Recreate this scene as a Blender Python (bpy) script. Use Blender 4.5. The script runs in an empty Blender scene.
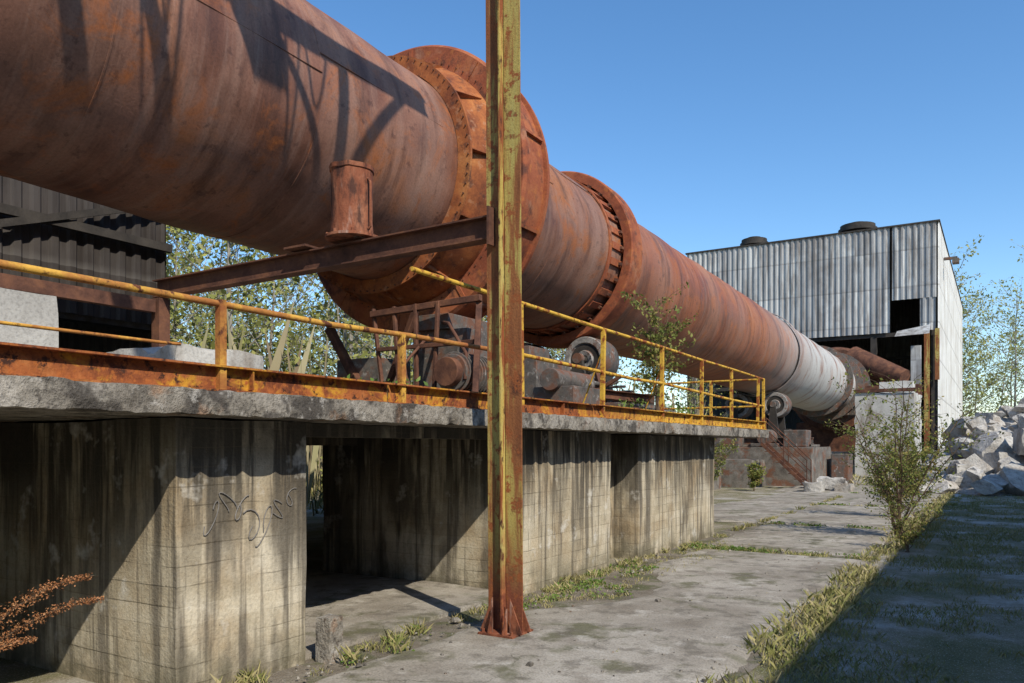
import bpy, bmesh, math, random
import numpy as np
from mathutils import Vector, Matrix, noise as mnoise
R_ = random.Random(7)
scene = bpy.context.scene
# ------------------------------------------------------------------ helpers
class NB:
    def __init__(s, name):
        s.m = bpy.data.materials.new(name); s.m.use_nodes = True
        s.nt = s.m.node_tree; s.N = s.nt.nodes; s.L = s.nt.links
        s.bsdf = s.N.get('Principled BSDF')
        s.tc = s.N.new('ShaderNodeTexCoord').outputs['Object']
    def lk(s, a, b):
        if isinstance(a, (int, float)): b.default_value = a
        elif isinstance(a, (tuple, list)):
            b.default_value = tuple(a) if len(a) == len(b.default_value) else tuple(a) + (1,)
        else: s.L.new(a, b)
    def mp(s, sc):
        if tuple(sc) == (1, 1, 1): return s.tc
        n = s.N.new('ShaderNodeMapping'); s.L.new(s.tc, n.inputs[0]); n.inputs['Scale'].default_value = sc
        return n.outputs[0]
    def noise(s, scale, st=(1, 1, 1), det=4, rough=.6, dist=0):
        n = s.N.new('ShaderNodeTexNoise'); s.L.new(s.mp(st), n.inputs['Vector'])
        n.inputs['Scale'].default_value = scale; n.inputs['Detail'].default_value = min(det, 5)
        n.inputs['Roughness'].default_value = rough; n.inputs['Distortion'].default_value = dist
        return n.outputs['Fac']
    def vor(s, scale, st=(1, 1, 1), feat='DISTANCE_TO_EDGE', warp=0):
        n = s.N.new('ShaderNodeTexVoronoi'); n.feature = feat
        v = s.mp(st)
        if warp:
            nn = s.N.new('ShaderNodeTexNoise'); s.L.new(v, nn.inputs['Vector']); nn.inputs['Scale'].default_value = 2.2; nn.inputs['Detail'].default_value = 5; nn.inputs['Roughness'].default_value = .7
            a = s.N.new('ShaderNodeVectorMath'); a.operation = 'SCALE'; s.L.new(nn.outputs['Color'], a.inputs[0]); a.inputs['Scale'].default_value = warp
            c = s.N.new('ShaderNodeVectorMath'); s.L.new(v, c.inputs[0]); s.L.new(a.outputs[0], c.inputs[1]); v = c.outputs[0]
        s.L.new(v, n.inputs['Vector']); n.inputs['Scale'].default_value = scale
        return n.outputs['Distance']
    def ramp(s, f, stops):
        n = s.N.new('ShaderNodeValToRGB'); s.lk(f, n.inputs[0]); e = n.color_ramp.elements
        while len(e) < len(stops): e.new(.5)
        for i, (p, c) in enumerate(stops):
            e[i].position = p; e[i].color = tuple(c) + (1,)
        return n.outputs[0]
    def mr(s, f, a, b, c=0, d=1):
        n = s.N.new('ShaderNodeMapRange'); s.lk(f, n.inputs[0])
        for i, v in enumerate((a, b, c, d)): n.inputs[i + 1].default_value = v
        return n.outputs[0]
    def math(s, op, a, b=0):
        n = s.N.new('ShaderNodeMath'); n.operation = op; s.lk(a, n.inputs[0]); s.lk(b, n.inputs[1]); return n.outputs[0]
    def mix(s, f, a, b, bl='MIX'):
        n = s.N.new('ShaderNodeMix'); n.data_type = 'RGBA'; n.blend_type = bl
        s.lk(f, n.inputs[0]); s.lk(a, n.inputs[6]); s.lk(b, n.inputs[7]); return n.outputs[2]
    def axis(s, i):
        n = s.N.new('ShaderNodeSeparateXYZ'); s.L.new(s.tc, n.inputs[0]); return n.outputs[i]
    def island(s):
        return s.N.new('ShaderNodeNewGeometry').outputs['Random Per Island']
    def bump(s, h, strength, dist=.02):
        n = s.N.new('ShaderNodeBump'); n.inputs['Strength'].default_value = strength
        n.inputs['Distance'].default_value = dist; s.lk(h, n.inputs['Height']); s.L.new(n.outputs[0], s.bsdf.inputs['Normal'])
    def done(s, col, rough=.85, metal=0):
        s.lk(col, s.bsdf.inputs['Base Color']); s.lk(rough, s.bsdf.inputs['Roughness'])
        s.bsdf.inputs['Metallic'].default_value = metal
        s.bsdf.inputs['Specular IOR Level'].default_value = .3
        return s.m

def layered(name, stops, scale=1.5, st=(1, 1, 1), fine=30, fineamt=.35, bump=.3, bdist=.01, rough=.85, over=(), boards=None, metal=0, cracks=None):
    b = NB(name)
    n = b.noise(scale, st, 5, .65, .3)
    col = b.ramp(n, stops)
    for o in over:
        m = b.mr(b.noise(o['s'], o.get('st', (1, 1, 1)), 4, .65, o.get('d', 0)), o['lo'], o['hi'])
        if 'ax' in o:
            i, a0, a1 = o['ax']; m = b.math('MULTIPLY', m, b.mr(b.axis(i), a0, a1))
        if 'amt' in o: m = b.math('MULTIPLY', m, o['amt'])
        col = b.mix(m, col, o['c'])
    f = b.noise(fine, (1, 1, 1), 3, .7)
    col = b.mix(fineamt, col, b.ramp(f, [(.3, (.25, .25, .25)), (.5, (.8, .8, .8)), (.7, (1.0, 1.0, 1.0))]), 'MULTIPLY')
    h = f
    if cracks:
        cr = b.math('MULTIPLY', b.mr(b.vor(cracks, (1, 1, .3), warp=.5), .0, .008, 1, 0), b.mr(b.noise(.8), .44, .5))
        col = b.mix(b.math('MULTIPLY', cr, .75), col, (.07, .065, .04))
        cr2 = b.math('MULTIPLY', b.mr(b.vor(cracks, (1, 1, .3), warp=.5), .0, .05, 1, 0), b.mr(b.noise(2.3), .5, .62))
        col = b.mix(b.math('MULTIPLY', cr2, .6), col, (.12, .12, .06))
    if boards:
        bz = b.math('ADD', b.math('MULTIPLY', b.axis(2), 1 / boards), b.math('MULTIPLY', b.noise(.8), .5))
        fr = b.math('FRACT', bz)
        line = b.mr(fr, 0, .07, 1, 0)
        lm = b.mr(b.noise(1.6, (1, 1, 2)), .40, .62, 0, .5)
        col = b.mix(b.math('MULTIPLY', line, lm), col, (.12, .095, .06))
        bid = b.math('FRACT', b.math('MULTIPLY', b.math('SINE', b.math('FLOOR', bz)), 43.7))
        col = b.mix(1, col, b.ramp(bid, [(0, (.88, .87, .85)), (1, (1, 1, 1))]), 'MULTIPLY')
        h = b.math('SUBTRACT', h, b.math('MULTIPLY', line, b.math('MULTIPLY', lm, 1.3)))
        pk = b.mr(b.vor(9, (1, 1, 1), 'F1'), .03, .07, 1, 0)
        col = b.mix(b.math('MULTIPLY', pk, .7), col, (.1, .085, .06))
    b.bump(h, bump, bdist)
    return b.done(col, rough, metal)

class Geo:
    def __init__(s): s.v = []; s.f = []; s.mi = []
    def add(s, v, f, mi=0):
        o = len(s.v); s.v += [tuple(p) for p in v]
        s.f += [tuple(i + o for i in q) for q in f]; s.mi += [mi] * len(f)
    def box(s, a, b, mi=0):
        x0, y0, z0 = a; x1, y1, z1 = b
        v = [(x0, y0, z0), (x1, y0, z0), (x1, y1, z0), (x0, y1, z0), (x0, y0, z1), (x1, y0, z1), (x1, y1, z1), (x0, y1, z1)]
        s.add(v, [(0, 3, 2, 1), (4, 5, 6, 7), (0, 1, 5, 4), (1, 2, 6, 5), (2, 3, 7, 6), (3, 0, 4, 7)], mi)
    def beam(s, p, q, w, h, mi=0, up=(0, 0, 1)):
        p = Vector(p); q = Vector(q); d = (q - p).normalized(); up = Vector(up)
        if abs(d.dot(up)) > .98: up = Vector((1, 0, 0))
        r = d.cross(up).normalized(); u = r.cross(d)
        v = []
        for e in (p, q):
            for a, c in ((-1, -1), (1, -1), (1, 1), (-1, 1)): v.append(e + r * a * w / 2 + u * c * h / 2)
        s.add(v, [(0, 3, 2, 1), (4, 5, 6, 7), (0, 1, 5, 4), (1, 2, 6, 5), (2, 3, 7, 6), (3, 0, 4, 7)], mi)
    def ibeam(s, p, q, w, h, t=.015, mi=0, up=(0, 0, 1)):
        p = Vector(p); q = Vector(q); d = (q - p).normalized(); u0 = Vector(up)
        r = d.cross(u0).normalized(); u = r.cross(d)
        s.beam(p, q, t, h - 2 * t - .002, mi, up)
        for k in (-1, 1): s.beam(p + u * k * (h / 2 - t / 2), q + u * k * (h / 2 - t / 2), w, t, mi, up)
    def tube(s, pts, rad, n=8, mi=0, cap=True):
        pts = [Vector(p) for p in pts]; v = []; f = []
        if isinstance(rad, (int, float)): rad = [rad] * len(pts)
        pr = None
        for i, p in enumerate(pts):
            d = (pts[min(i + 1, len(pts) - 1)] - pts[max(i - 1, 0)]).normalized()
            if pr is None:
                a = Vector((0, 0, 1)) if abs(d.z) < .9 else Vector((1, 0, 0)); pr = d.cross(a).normalized()
            else:
                pr = (pr - d * pr.dot(d)).normalized()
            u = d.cross(pr)
            for k in range(n):
                t = 2 * math.pi * k / n; v.append(p + (pr * math.cos(t) + u * math.sin(t)) * rad[i])
        for i in range(len(pts) - 1):
            for k in range(n):
                a = i * n + k; b = i * n + (k + 1) % n; f.append((a, b, b + n, a + n))
        if cap: f.append(tuple(range(n))[::-1]); f.append(tuple(range((len(pts) - 1) * n, len(pts) * n)))
        s.add(v, f, mi)
    def rev(s, prof, cx, zc, seg=96, mi=0, dis=0, close=False):
        v = []; f = []
        for (y, r) in prof:
            for k in range(seg):
                t = 2 * math.pi * k / seg; rr = r
                if dis: rr += dis * mnoise.noise(Vector((math.cos(t) * 1.6, y * .9, math.sin(t) * 1.6)))
                v.append((cx + rr * math.cos(t), y, zc(y) + rr * math.sin(t)))
        n = len(prof)
        for i in range(n if close else n - 1):
            j = (i + 1) % n
            for k in range(seg):
                f.append((i * seg + k, j * seg + k, j * seg + (k + 1) % seg, i * seg + (k + 1) % seg))
        s.add(v, f, mi)
    def rough(s, a, b, step, amp, mi=0, sc=3.0, seed=0, chip=0):
        n = [max(1, int(round((b[i] - a[i]) / step))) for i in range(3)]
        idx = {}; vs = []; fs = []
        def V(i, j, k):
            key = (i, j, k)
            if key not in idx:
                p = Vector((a[0] + (b[0] - a[0]) * i / n[0], a[1] + (b[1] - a[1]) * j / n[1], a[2] + (b[2] - a[2]) * k / n[2]))
                q = p * sc + Vector((seed, seed * 2, 0)); nv = mnoise.noise_vector(q) + mnoise.noise_vector(q * 2.7) * .5
                e = sum((i in (0, n[0]), j in (0, n[1]), k in (0, n[2])))
                r = p + nv * amp * (1.6 if e > 1 else 1)
                if chip and e > 1:
                    c = max(0, mnoise.noise(q * 1.3 + Vector((9, 9, 9))) - .05) * chip
                    r += (Vector(((a[0] + b[0]) / 2, p.y, (a[2] + b[2]) / 2)) - p).normalized() * c
                    r.z += (.5 * c if k == 0 else -.4 * c)
                idx[key] = len(vs); vs.append(r)
            return idx[key]
        for i in range(n[0]):
            for j in range(n[1]):
                fs.append((V(i, j, 0), V(i, j + 1, 0), V(i + 1, j + 1, 0), V(i + 1, j, 0)))
                fs.append((V(i, j, n[2]), V(i + 1, j, n[2]), V(i + 1, j + 1, n[2]), V(i, j + 1, n[2])))
        for i in range(n[0]):
            for k in range(n[2]):
                fs.append((V(i, 0, k), V(i + 1, 0, k), V(i + 1, 0, k + 1), V(i, 0, k + 1)))
                fs.append((V(i, n[1], k), V(i, n[1], k + 1), V(i + 1, n[1], k + 1), V(i + 1, n[1], k)))
        for j in range(n[1]):
            for k in range(n[2]):
                fs.append((V(0, j, k), V(0, j, k + 1), V(0, j + 1, k + 1), V(0, j + 1, k)))
                fs.append((V(n[0], j, k), V(n[0], j + 1, k), V(n[0], j + 1, k + 1), V(n[0], j, k + 1)))
        s.add(vs, fs, mi)
    def corr(s, o, d, L, z0, z1, nrm, pitch=.36, dep=.06, mi=0):
        o = Vector(o); d = Vector(d).normalized(); nrm = Vector(nrm).normalized(); pr = []; x = 0
        while x < L:
            for fx, h in ((0, 0), (.3, 0), (.45, 1), (.8, 1), (.95, 0)):
                if x + fx * pitch <= L: pr.append((x + fx * pitch, h * dep))
            x += pitch
        v = []; f = []
        for (x, h) in pr:
            p = o + d * x + nrm * h; v.append((p.x, p.y, z0)); v.append((p.x, p.y, z1))
        for i in range(len(pr) - 1): f.append((2 * i, 2 * i + 2, 2 * i + 3, 2 * i + 1))
        s.add(v, f, mi)
    def make(s, name, mats, parent=None, smooth=None, bevel=0):
        me = bpy.data.meshes.new(name); me.from_pydata(s.v, [], s.f)
        for m in (mats if isinstance(mats, (list, tuple)) else [mats]): me.materials.append(m)
        me.polygons.foreach_set('material_index', s.mi)
        if smooth is not None:
            me.polygons.foreach_set('use_smooth', [True] * len(s.f)); me.update()
            me.set_sharp_from_angle(angle=math.radians(smooth))
        me.update()
        ob = bpy.data.objects.new(name, me); scene.collection.objects.link(ob)
        if parent: ob.parent = parent
        if bevel:
            mo = ob.modifiers.new('b', 'BEVEL'); mo.width = bevel; mo.segments = 2; mo.limit_method = 'ANGLE'
        return ob

def empty(name):
    e = bpy.data.objects.new(name, None); scene.collection.objects.link(e); return e

def npmesh(name, V, nv_per, mats, parent=None):
    N = len(V) // nv_per
    me = bpy.data.meshes.new(name); me.vertices.add(len(V)); me.vertices.foreach_set('co', V.astype(np.float32).ravel())
    me.loops.add(len(V)); me.loops.foreach_set('vertex_index', np.arange(len(V), dtype=np.int32))
    me.polygons.add(N); me.polygons.foreach_set('loop_start', np.arange(N, dtype=np.int32) * nv_per)
    me.polygons.foreach_set('loop_total', np.full(N, nv_per, dtype=np.int32))
    for m in mats: me.materials.append(m)
    me.update(calc_edges=True); me.validate()
    ob = bpy.data.objects.new(name, me); scene.collection.objects.link(ob)
    if parent: ob.parent = parent
    return ob
rg = np.random.default_rng(3)
def leaf_quads(P, size):
    N = len(P); a = rg.normal(size=(N, 3)); a /= np.linalg.norm(a, axis=1)[:, None]
    b = rg.normal(size=(N, 3)); b -= (a * b).sum(1)[:, None] * a; b /= np.linalg.norm(b, axis=1)[:, None]
    s = (size * rg.uniform(.6, 1.3, N))[:, None]
    return np.stack([P - a * s, P + b * s * .5 - a * s * .1, P + a * s, P - b * s * .5 - a * s * .1], 1).reshape(-1, 3)
def blades(P, h, w, lean=(.1, .9)):
    N = len(P); t = rg.uniform(0, 2 * np.pi, N); d = np.stack([np.cos(t), np.sin(t), np.zeros(N)], 1)
    t2 = rg.uniform(0, 2 * np.pi, N); ln = (rg.uniform(lean[0], lean[1], N) * h)[:, None]
    l = np.stack([np.cos(t2), np.sin(t2), np.zeros(N)], 1) * ln
    up = np.zeros((N, 3)); up[:, 2] = h * rg.uniform(.6, 1, N)
    w = w[:, None] if hasattr(w, '__len__') else w
    return np.stack([P - d * w, P + d * w, P + l * .35 + up * .6 + d * w * .7, P + l + up], 1).reshape(-1, 3)

# ------------------------------------------------------------------ materials
def kiln_mat():
    b = NB('kiln_steel'); y = b.axis(1)
    n = b.noise(.7, (.8, .9, .8), 5, .6, .5)
    base = b.ramp(n, [(.30, (.11, .045, .027)), (.43, (.20, .085, .052)), (.55, (.27, .13, .085)), (.68, (.34, .13, .055))])
    red = b.ramp(n, [(.3, (.17, .055, .028)), (.5, (.31, .105, .05)), (.7, (.37, .15, .075))])
    base = b.mix(b.math('MULTIPLY', b.mr(y, 16.5, 19), b.mr(y, 36, 27, .0, 1)), base, red)
    base = b.mix(b.math('MULTIPLY', b.mr(b.noise(1.0, (0.01, .4, .01), 2), .5, .58), .35), base, (.35, .21, .15))
    base = b.mix(b.math('MULTIPLY', b.mr(b.noise(1.0, (0.35, 5, .35), 5, .65), .50, .70), .32), base, (.38, .25, .19))
    base = b.mix(b.math('MULTIPLY', b.mr(b.noise(1.1, (0.45, 2.4, .45), 5, .7), .50, .68), .7), base, (.075, .033, .022))
    base = b.mix(b.mr(b.noise(1.3, (1, 1, 1), 5, .7, .6), .53, .66, 0, .8), base, (.36, .11, .03))
    base = b.mix(b.mr(b.noise(5, (1, 1, 1), 5, .7), .58, .66, 0, .6), base, (.09, .04, .028))
    w = b.math('MULTIPLY', b.mr(y, 31, 39), b.mr(b.noise(.8, (.5, 1.4, .5), 5, .7), .34, .5))
    base = b.mix(w, base, (.48, .46, .43))
    f = b.noise(34, (1, 1, 1), 3, .7)
    base = b.mix(.4, base, b.ramp(f, [(.3, (.35, .35, .35)), (.6, (1, 1, 1))]), 'MULTIPLY')
    b.bump(f, .25, .01)
    return b.done(base, b.mr(n, .3, .7, .45, .75), 0)
M_kiln = kiln_mat()
RUST = [(.28, (.07, .022, .012)), (.42, (.22, .065, .024)), (.56, (.36, .115, .034)), (.72, (.47, .19, .06))]
M_rust = layered('rust_orange', RUST, 1.6, over=[dict(c=(.08, .035, .025), s=4, lo=.54, hi=.66, amt=.8), dict(c=(.46, .24, .13), s=6, lo=.58, hi=.7, amt=.6)], bump=.4)
M_rustr = layered('rust_red_paint', [(.3, (.17, .045, .022)), (.5, (.32, .09, .038)), (.7, (.42, .15, .06))], 1.3, over=[dict(c=(.08, .035, .025), s=2.6, lo=.54, hi=.66, amt=.8), dict(c=(.46, .25, .15), s=2.2, lo=.58, hi=.72, amt=.5), dict(c=(.42, .14, .04), s=5, lo=.56, hi=.66, amt=.7)], bump=.35)
M_stub = layered('stub_pipe_rust', [(.3, (.09, .03, .02)), (.48, (.24, .075, .035)), (.68, (.36, .15, .08))], 3, st=(2, 2, .7), over=[dict(c=(.05, .022, .016), s=4, st=(2, 2, .6), lo=.5, hi=.62, amt=.85), dict(c=(.48, .34, .27), s=3, st=(2.5, 2.5, .4), lo=.6, hi=.7, amt=.7)], bump=.5)
M_rustd = layered('rust_dark', [(.3, (.05, .022, .015)), (.5, (.12, .052, .032)), (.7, (.21, .09, .045))], 3, bump=.4)
M_toe = layered('toe_board_paint', RUST, 5, over=[
    dict(c=(.55, .27, .03), s=3.2, lo=.52, hi=.60, d=.6), dict(c=(.66, .40, .05), s=2.5, lo=.3, hi=.5, ax=(1, 8, 11)),
    dict(c=(.06, .025, .015), s=11, lo=.54, hi=.62), dict(c=(.38, .12, .03), s=25, lo=.53, hi=.61)], bump=.5)
M_rail = layered('railing_yellow', [(.3, (.55, .29, .035)), (.6, (.70, .44, .06))], 4, over=[
    dict(c=(.28, .08, .02), s=6, lo=.50, hi=.58, d=.8), dict(c=(.12, .04, .02), s=14, lo=.58, hi=.66)], bump=.3)
M_railr = layered('railing_rust', [(.3, (.30, .10, .03)), (.6, (.50, .23, .05))], 5, over=[dict(c=(.64, .36, .06), s=5, lo=.5, hi=.6), dict(c=(.12, .04, .02), s=10, lo=.56, hi=.64)], bump=.3)
M_col = layered('column_paint', [(.3, (.38, .28, .065)), (.5, (.49, .37, .10)), (.7, (.45, .39, .15))], 2, st=(3, 3, .6), over=[
    dict(c=(.26, .08, .028), s=2.2, st=(5, 5, .5), lo=.51, hi=.59), dict(c=(.08, .03, .018), s=5, st=(3, 3, 1), lo=.57, hi=.65),
    dict(c=(.20, .06, .03), s=3, lo=.2, hi=.42, ax=(2, .8, .35)), dict(c=(.36, .13, .05), s=9, lo=.5, hi=.6, ax=(2, 1.2, .2))], fine=50, bump=.4)
M_cole = layered('column_flange_paint', [(.3, (.15, .05, .022)), (.48, (.28, .11, .04)), (.56, (.42, .32, .09)), (.7, (.45, .39, .13))], 2, st=(3, 3, .35), over=[
    dict(c=(.20, .06, .03), s=3, lo=.2, hi=.42, ax=(2, 1.0, .35)), dict(c=(.07, .03, .02), s=6, lo=.56, hi=.66), dict(c=(.28, .09, .03), s=12, lo=.53, hi=.61)], fine=50, bump=.4)
M_conc = layered('concrete_board_marked', [(.3, (.38, .315, .215)), (.48, (.56, .485, .35)), (.66, (.68, .61, .475))], .9, over=[
    dict(c=(.40, .28, .15), s=1.3, lo=.48, hi=.66, amt=.65),
    dict(c=(.11, .095, .075), s=1.6, st=(5, 5, .22), lo=.50, hi=.60, amt=.75),
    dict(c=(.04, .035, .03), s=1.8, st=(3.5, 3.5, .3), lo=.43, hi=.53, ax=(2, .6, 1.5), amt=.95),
    dict(c=(.10, .085, .065), s=1.3, st=(2, 2, .5), lo=.50, hi=.62, amt=.75),
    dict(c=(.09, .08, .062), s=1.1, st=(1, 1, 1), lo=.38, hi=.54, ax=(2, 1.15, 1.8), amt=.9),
    dict(c=(.74, .71, .64), s=2.5, lo=.6, hi=.7, amt=.7),
    dict(c=(.15, .135, .085), s=4, lo=.36, hi=.56, ax=(2, .38, 0), amt=.9)], boards=.125, bump=.5, bdist=.012, fine=45, fineamt=.35)
M_slab = layered('concrete_slab_weathered', [(.3, (.15, .13, .105)), (.5, (.29, .26, .215)), (.7, (.42, .385, .33))], 2.5, over=[
    dict(c=(.055, .047, .04), s=3, lo=.50, hi=.60, amt=.85), dict(c=(.36, .17, .07), s=3.5, lo=.58, hi=.68, amt=.5), dict(c=(.50, .47, .42), s=9, lo=.58, hi=.66, amt=.6), dict(c=(.07, .06, .05), s=14, lo=.57, hi=.63, amt=.7)], fine=25, fineamt=.6, bump=1.0, bdist=.02)
M_plinth = layered('plinth_concrete', [(.3, (.09, .078, .066)), (.5, (.18, .16, .135)), (.7, (.28, .255, .22))], 2.5, over=[dict(c=(.20, .08, .04), s=2, lo=.52, hi=.62, amt=.8)], fine=25, fineamt=.5, bump=.8, bdist=.015)
M_white = layered('concrete_pale', [(.3, (.36, .34, .305)), (.5, (.52, .50, .455)), (.7, (.62, .60, .555))], .8, over=[
    dict(c=(.18, .13, .09), s=1.2, st=(1, 1, .4), lo=.52, hi=.64, amt=.85)], bump=.5, fineamt=.5)
M_path = layered('path_concrete', [(.3, (.28, .245, .195)), (.5, (.385, .345, .285)), (.68, (.49, .445, .375))], .7, over=[
    dict(c=(.19, .155, .115), s=.9, lo=.48, hi=.68, amt=.75), dict(c=(.12, .115, .055), s=1.4, lo=.55, hi=.64, amt=.8),
    dict(c=(.15, .13, .10), s=4, lo=.52, hi=.64, amt=.65), dict(c=(.58, .54, .47), s=3, lo=.58, hi=.7, amt=.6)], fine=60, fineamt=.65, bump=.7, bdist=.01, cracks=.6)
def ground_mat():
    b = NB('ground_soil')
    n = b.noise(.8, (1, 1, 1), 5, .72, .3)
    c = b.ramp(n, [(.3, (.13, .135, .055)), (.43, (.20, .185, .09)), (.52, (.29, .25, .17)), (.64, (.50, .47, .41))])
    f = b.noise(35, (1, 1, 1), 4, .75)
    c = b.mix(.6, c, b.ramp(f, [(.3, (.3, .3, .3)), (.65, (1, 1, 1))]), 'MULTIPLY')
    st = b.mr(b.noise(70, det=2), .60, .66); c = b.mix(b.math('MULTIPLY', st, .7), c, (.55, .52, .47))
    b.bump(f, .8, .03); return b.done(c, .95)
M_ground = ground_mat()
M_dirt = layered('dirt_gravel', [(.3, (.14, .115, .08)), (.5, (.22, .185, .14)), (.7, (.33, .29, .23))], 2, over=[
    dict(c=(.11, .12, .045), s=2.5, lo=.5, hi=.6, amt=.8), dict(c=(.44, .41, .36), s=40, lo=.62, hi=.68, amt=.7)], fine=60, fineamt=.6, bump=1, bdist=.02)
def leafmat(name, cols, tr=.25):
    b = NB(name); i = b.island(); n = b.noise(.35, det=2)
    k = b.math('ADD', b.math('MULTIPLY', i, .65), b.math('MULTIPLY', b.mr(n, .3, .7), .35))
    c = b.ramp(k, [(j / (len(cols) - 1), q) for j, q in enumerate(cols)])
    b.done(c, .7)
    if tr:
        t = b.N.new('ShaderNodeBsdfTranslucent'); b.L.new(c, t.inputs[0])
        mx = b.N.new('ShaderNodeMixShader'); mx.inputs[0].default_value = tr
        b.L.new(b.bsdf.outputs[0], mx.inputs[1]); b.L.new(t.outputs[0], mx.inputs[2])
        b.L.new(mx.outputs[0], b.N['Material Output'].inputs['Surface'])
    return b.m
M_grass = leafmat('grass_blades', [(.11, .14, .035), (.20, .21, .06), (.30, .27, .10), (.38, .32, .16), (.46, .38, .23)], 0)
M_grassg = leafmat('lawn_blades', [(.12, .15, .045), (.19, .20, .065), (.27, .25, .10), (.38, .32, .18)], 0)
M_weed = leafmat('weed_leaves', [(.06, .11, .018), (.11, .19, .03), (.21, .27, .06)], .2)
M_leafs = leafmat('spring_leaves', [(.15, .16, .045), (.25, .27, .07), (.37, .37, .11), (.34, .28, .14)], .25)
M_pole = leafmat('brushwood', [(.14, .10, .06), (.26, .21, .13), (.38, .34, .2), (.30, .30, .12)], 0)
M_leafd = leafmat('sapling_leaves', [(.08, .12, .025), (.15, .19, .04), (.27, .27, .07), (.36, .24, .07)], .3)
M_dead = leafmat('dry_seed_heads', [(.13, .05, .022), (.30, .12, .045), (.42, .22, .10)], 0)
M_bark = layered('bark_grey', [(.3, (.16, .13, .10)), (.5, (.28, .25, .2)), (.7, (.44, .41, .36))], 3, bump=.5)
M_twig = layered('twig_brown', [(.3, (.09, .055, .035)), (.7, (.2, .135, .085))], 8)
def clad_mat(name, a, bcol, stain, pitch=.36, ax=0):
    b = NB(name)
    idv = b.math('FLOOR', b.math('MULTIPLY', b.axis(ax), 1 / (pitch * 2.5)))
    idz = b.math('FLOOR', b.math('MULTIPLY', b.axis(2), 1 / 2.35))
    h = b.math('FRACT', b.math('MULTIPLY', b.math('SINE', b.math('ADD', b.math('MULTIPLY', idv, 12.9), b.math('MULTIPLY', idz, 78.2))), 437.5))
    c = b.ramp(h, [(0, a), (1, bcol)])
    c = b.mix(b.mr(b.noise(1.1, (3, 3, .25), 5, .7), .45, .64, 0, .85), c, stain)
    c = b.mix(b.mr(b.noise(.35, (1, 1, 1), 5, .7), .48, .64, 0, .6), c, stain)
    fz = b.mr(b.math('FRACT', b.math('MULTIPLY', b.axis(2), 1 / 2.35)), 0, .06, .6, 0)
    c = b.mix(fz, c, (.12, .11, .10))
    return b.done(c, .6)
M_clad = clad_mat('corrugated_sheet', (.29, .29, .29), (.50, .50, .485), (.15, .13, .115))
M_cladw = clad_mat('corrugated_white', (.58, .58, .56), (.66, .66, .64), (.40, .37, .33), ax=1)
M_cladd = clad_mat('corrugated_dark', (.04, .035, .032), (.07, .06, .054), (.028, .022, .018), ax=1)
M_clads = clad_mat('corrugated_grey', (.17, .17, .165), (.23, .23, .22), (.12, .105, .09), ax=1)
M_dark = layered('dark_steel', [(.3, (.025, .022, .02)), (.7, (.07, .06, .05))], 2)
M_grey = layered('machine_grey', [(.3, (.06, .052, .047)), (.5, (.13, .115, .10)), (.7, (.21, .19, .17))], 3, over=[dict(c=(.17, .068, .035), s=3, lo=.47, hi=.60, amt=.85), dict(c=(.34, .32, .29), s=7, lo=.60, hi=.68, amt=.7)])
M_wheel = layered('roller_steel', [(.3, (.15, .14, .13)), (.6, (.38, .36, .335))], 5, over=[dict(c=(.14, .06, .035), s=5, lo=.50, hi=.62, amt=.85)])
M_rock = layered('rock_limestone', [(.3, (.30, .28, .25)), (.5, (.48, .455, .41)), (.7, (.61, .58, .53))], 1.3, over=[dict(c=(.28, .21, .14), s=1.2, lo=.52, hi=.66, amt=.6)], bump=.9, bdist=.05, fine=9, fineamt=.6)
M_graf = layered('spray_paint', [(.3, (.16, .15, .14)), (.7, (.26, .24, .22))], 5)

# ------------------------------------------------------------------ ground & paths
g = Geo(); g.add([(-700, -700, 0), (700, -700, 0), (700, 700, 0), (-700, 700, 0)], [(0, 1, 2, 3)]); g.make('ground', M_ground)
g = Geo()
nx, ny = 12, 160; vs = []
for j in range(ny + 1):
    for i in range(nx + 1):
        x = -4.5 + 3.0 * i / nx; y = -6 + 60 * j / ny
        if i == nx: x += .18 * mnoise.noise(Vector((0, y * .7, 3)))
        vs.append((x, y, .006 + .012 * abs(mnoise.noise(Vector((x * 2, y * 2, 0))))))
g.add(vs, [(j * (nx + 1) + i, j * (nx + 1) + i + 1, (j + 1) * (nx + 1) + i + 1, (j + 1) * (nx + 1) + i) for j in range(ny) for i in range(nx)])
g.make('dirt_strip', M_dirt, smooth=60)
pv = empty('concrete_path')
ys = [-6, -1, 3.0, 12.3, 16.6, 22.8, 29, 36, 43, 50]
for i in range(len(ys) - 1):
    xa, xb = (-4.0 if i < 4 else -7.0 + .3 * (i % 3)), -1.60
    y0, y1 = ys[i] + .03, ys[i + 1] - (.32 if i == 2 else .10)
    g = Geo(); xa2 = xa + R_.uniform(-.1, .1)
    n = int((y1 - y0) * 9); m = 18 if i < 4 else 30; vv = []
    for j in range(n + 1):
        for k in range(m + 1):
            y = y0 + (y1 - y0) * j / n; xe = xa2
            if 6.6 < y < 9.6: xe += .75 * max(0, math.sin((y - 6.6) / 3 * math.pi)) ** .7
            x = xe + (xb - xe) * k / m
            e = (k in (0, m)) + (j in (0, n))
            q = Vector((x * 3, y * 3, i))
            if k in (0, m): x += .10 * mnoise.noise(q * .6) + .05 * mnoise.noise(q * 3)
            if j in (0, n): y += .10 * mnoise.noise(q * .6 + Vector((5, 0, 0))) + .04 * mnoise.noise(q * 3)
            z = .038 + .008 * mnoise.noise(q * .4) - (.03 if e else 0)
            vv.append((x, y, max(z, .001)))
    g.add(vv, [(j * (m + 1) + k, j * (m + 1) + k + 1, (j + 1) * (m + 1) + k + 1, (j + 1) * (m + 1) + k) for j in range(n) for k in range(m)])
    g.make('path_slab_%d' % i, M_path, pv, smooth=60)
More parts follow.
